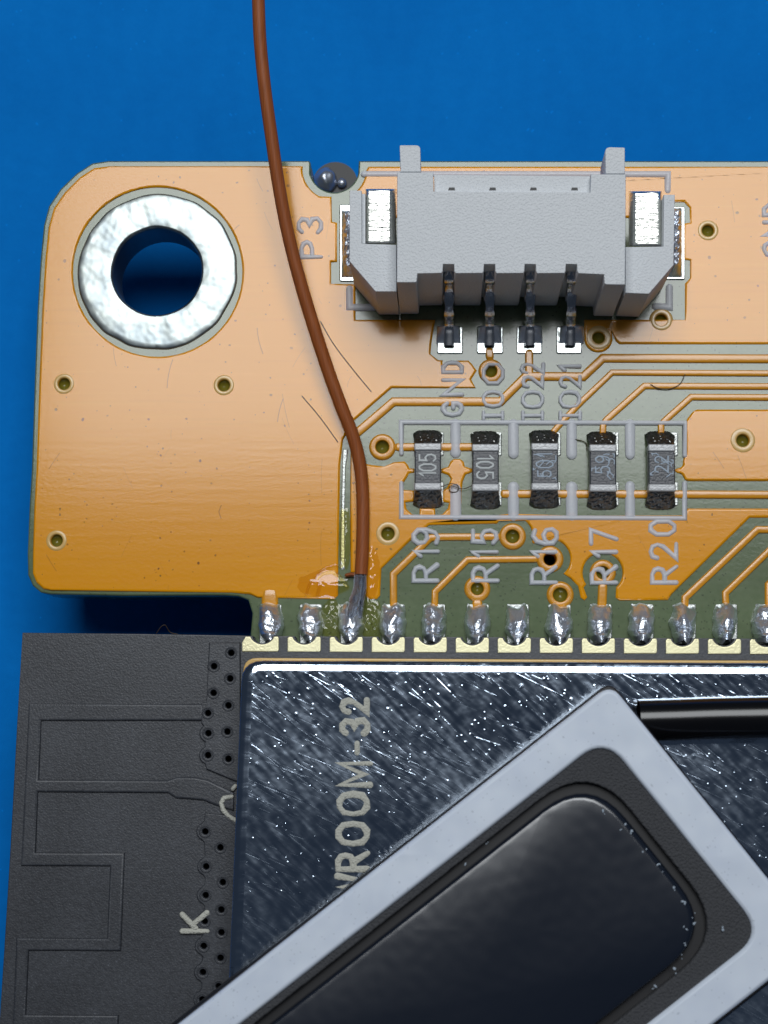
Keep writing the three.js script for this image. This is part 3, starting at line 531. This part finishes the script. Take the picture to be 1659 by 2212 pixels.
  const et = [['2', 733, 799, 1506, 1545], ['3', 733, 800, 1550, 1591], ['-', 738, 800, 1600, 1632], ['M', 728, 806, 1643, 1702], ['O', 727, 799, 1709, 1765], ['O', 725, 799, 1773, 1829], ['R', 724, 800, 1837, 1884], ['W', 722, 798, 1886, 1946]];
  part(can, 'printed_text', merge(et.flatMap(([ch, a, b, c, d]) => glyph(ch, a, b, c, d, 13, SH - 0.001, 0.004, false, 0.3))), M.etch);
}

// ---------------------------------------------------------------- the dark framed part lying on the can
{
  const S0 = 0.303, ST = 0.50, t = thing('speaker', 'dark rectangular speaker with white rim and glossy raised centre lying aslant on the shield', 'speaker', P(1150, 2050, S0));
  // own axes: corner at the top of the picture, one side down-left (long), one down-right (short)
  const T = [1322, 1480], a = [-0.786, 0.618], b = [0.628, 0.778];
  const q = (i, j) => [T[0] + a[0] * i + b[0] * j, T[1] + a[1] * i + b[1] * j];
  const rr = (i0, i1, j0, j1, r) => rounded([q(i0, j0), q(i0, j1), q(i1, j1), q(i1, j0)], r, 8);
  part(t, 'base', slab(rr(-3, 1370, -9, 718, 30), ST - 0.04, ST - 0.04 - S0, { bevel: 0.006, at: ST - 0.04 }), M.dark);
  part(t, 'white_rim', slab(rr(0, 1360, -3, 712, 34), ST, 0.045, { holes: [rr(84, 1266, 80, 624, 66)], bevel: 0.012, seg: 4 }), M.white);
  part(t, 'surround', slab(rr(78, 1272, 74, 630, 60), ST - 0.012, 0.03, { holes: [rr(138, 1190, 98, 578, 140)], at: ST - 0.012, bevel: 0.006 }), M.felt);
  const rimPts = rr(156, 1180, 119, 557, 128).flatMap((p, i, l) => { const n = l[(i + 1) % l.length], m = Math.max(1, Math.round(Math.hypot(n[0] - p[0], n[1] - p[1]) / 24)); return Array.from({ length: m }, (_, k) => [p[0] + (n[0] - p[0]) * k / m, p[1] + (n[1] - p[1]) * k / m]); }).map((p) => P(p[0], p[1], ST - 0.004));
  const mid = rimPts.reduce((q, p) => q.add(p), V3(0, 0, 0)).divideScalar(rimPts.length), bowl = [];
  for (let k = 0; k <= 26; k++) bowl.push([0.965 * k / 26, ST + 0.014 - 0.018 * (k / 26) ** 2]);
  for (const [r, h] of [[0.975, -0.0052], [0.984, -0.0075], [0.991, -0.012], [0.996, -0.019], [1, -0.032], [1, -0.05]]) bowl.push([r, ST + h]);
  part(t, 'diaphragm', grid((u, v) => { const p = rimPts[Math.round(u * rimPts.length) % rimPts.length], [r, h] = bowl[Math.round(v * (bowl.length - 1))]; return V3(mid.x + (p.x - mid.x) * r, h, mid.z + (p.z - mid.z) * r); }, rimPts.length, bowl.length - 1), M.dome);
}
{ // chips and dust along the raised edge of the dark centre
  const t = scene.children.find((o) => o.name === 'speaker'), bits = [], spots = [[1346, 1786], [1366, 1800], [1392, 1834], [1424, 1868], [1432, 1880], [1460, 1922], [1478, 1952], [1482, 2006], [1478, 2036], [1472, 2068], [1458, 2096], [1500, 1978], [1502, 1996], [1306, 1758], [1050, 1822], [1412, 2130], [1010, 1872], [1560, 2010]];
  for (const [x, y] of spots) for (let i = 0; i < 2; i++) { const g = new THREE.IcosahedronGeometry(0.0008 + rnd() * 0.0018, 0), c = P(x + (rnd() - 0.5) * 10, y + (rnd() - 0.5) * 14, 0.497); g.scale(1 + rnd() * 1.6, 0.5, 1 + rnd()); g.rotateY(rnd() * 3); g.translate(c.x, c.y, c.z); bits.push(g); }
  part(t, 'dust', merge(bits), M.smudge).userData.kind = 'stuff';
}
{
  const pts = [[1380, 1556, 0.362], [1450, 1554, 0.362], [1540, 1551, 0.364], [1640, 1549, 0.366], [1760, 1546, 0.37]].map(([x, y, h]) => P(x, y, h));
  const t = thing('black_cable', 'glossy black cable running from the white rim to the right edge', 'cable', P(1500, 1552, 0.303));
  part(t, 'jacket', tube(pts, 0.0585, 60, 28), M.cable);
}

// ---------------------------------------------------------------- dust fibres
function fibre(label, pts, r = 0.0013) {
  const t = thing('dust_fibre', label, 'fibre', P(pts[0][0], pts[0][1], pts[0][2]));
  part(t, 'strand', tube(pts.map(([x, y, h]) => P(x, y, h)), r, 40, 6), M.hair);
}
fibre('fine dark curved hair lying across the thin copper traces at right', [[1405, 830, 0.011], [1420, 838, 0.011], [1450, 839, 0.011], [1470, 828, 0.011], [1480, 808, 0.012]]);
fibre('thin dark hair beside the resistor second from right', [[1232, 948, 0.008], [1252, 951, 0.008], [1266, 957, 0.01], [1268, 972, 0.008]], 0.0016);
fibre('pale looped fibre between the two resistors marked 105', [[952, 1052, 0.03], [975, 1045, 0.02], [990, 1050, 0.014], [987, 1062, 0.012], [972, 1061, 0.014], [972, 1050, 0.018], [1000, 1056, 0.02], [1022, 1048, 0.03]], 0.0014);
fibre('short pale fibre standing at the upper edge of the black module', [[338, 1368, MH], [350, 1352, MH + 0.02], [356, 1350, MH + 0.02], [368, 1366, MH], [384, 1370, MH]], 0.0012);
fibre('long thin hair lying across the bare orange area right of the wire', [[692, 694, 0.008], [720, 742, 0.008], [760, 795, 0.008], [802, 846, 0.008]], 0.0014);
fibre('thin hair lying left of the brown wire on the orange area', [[652, 855, 0.008], [690, 900, 0.008], [730, 955, 0.008]], 0.0014);

renderer.render(scene, camera);
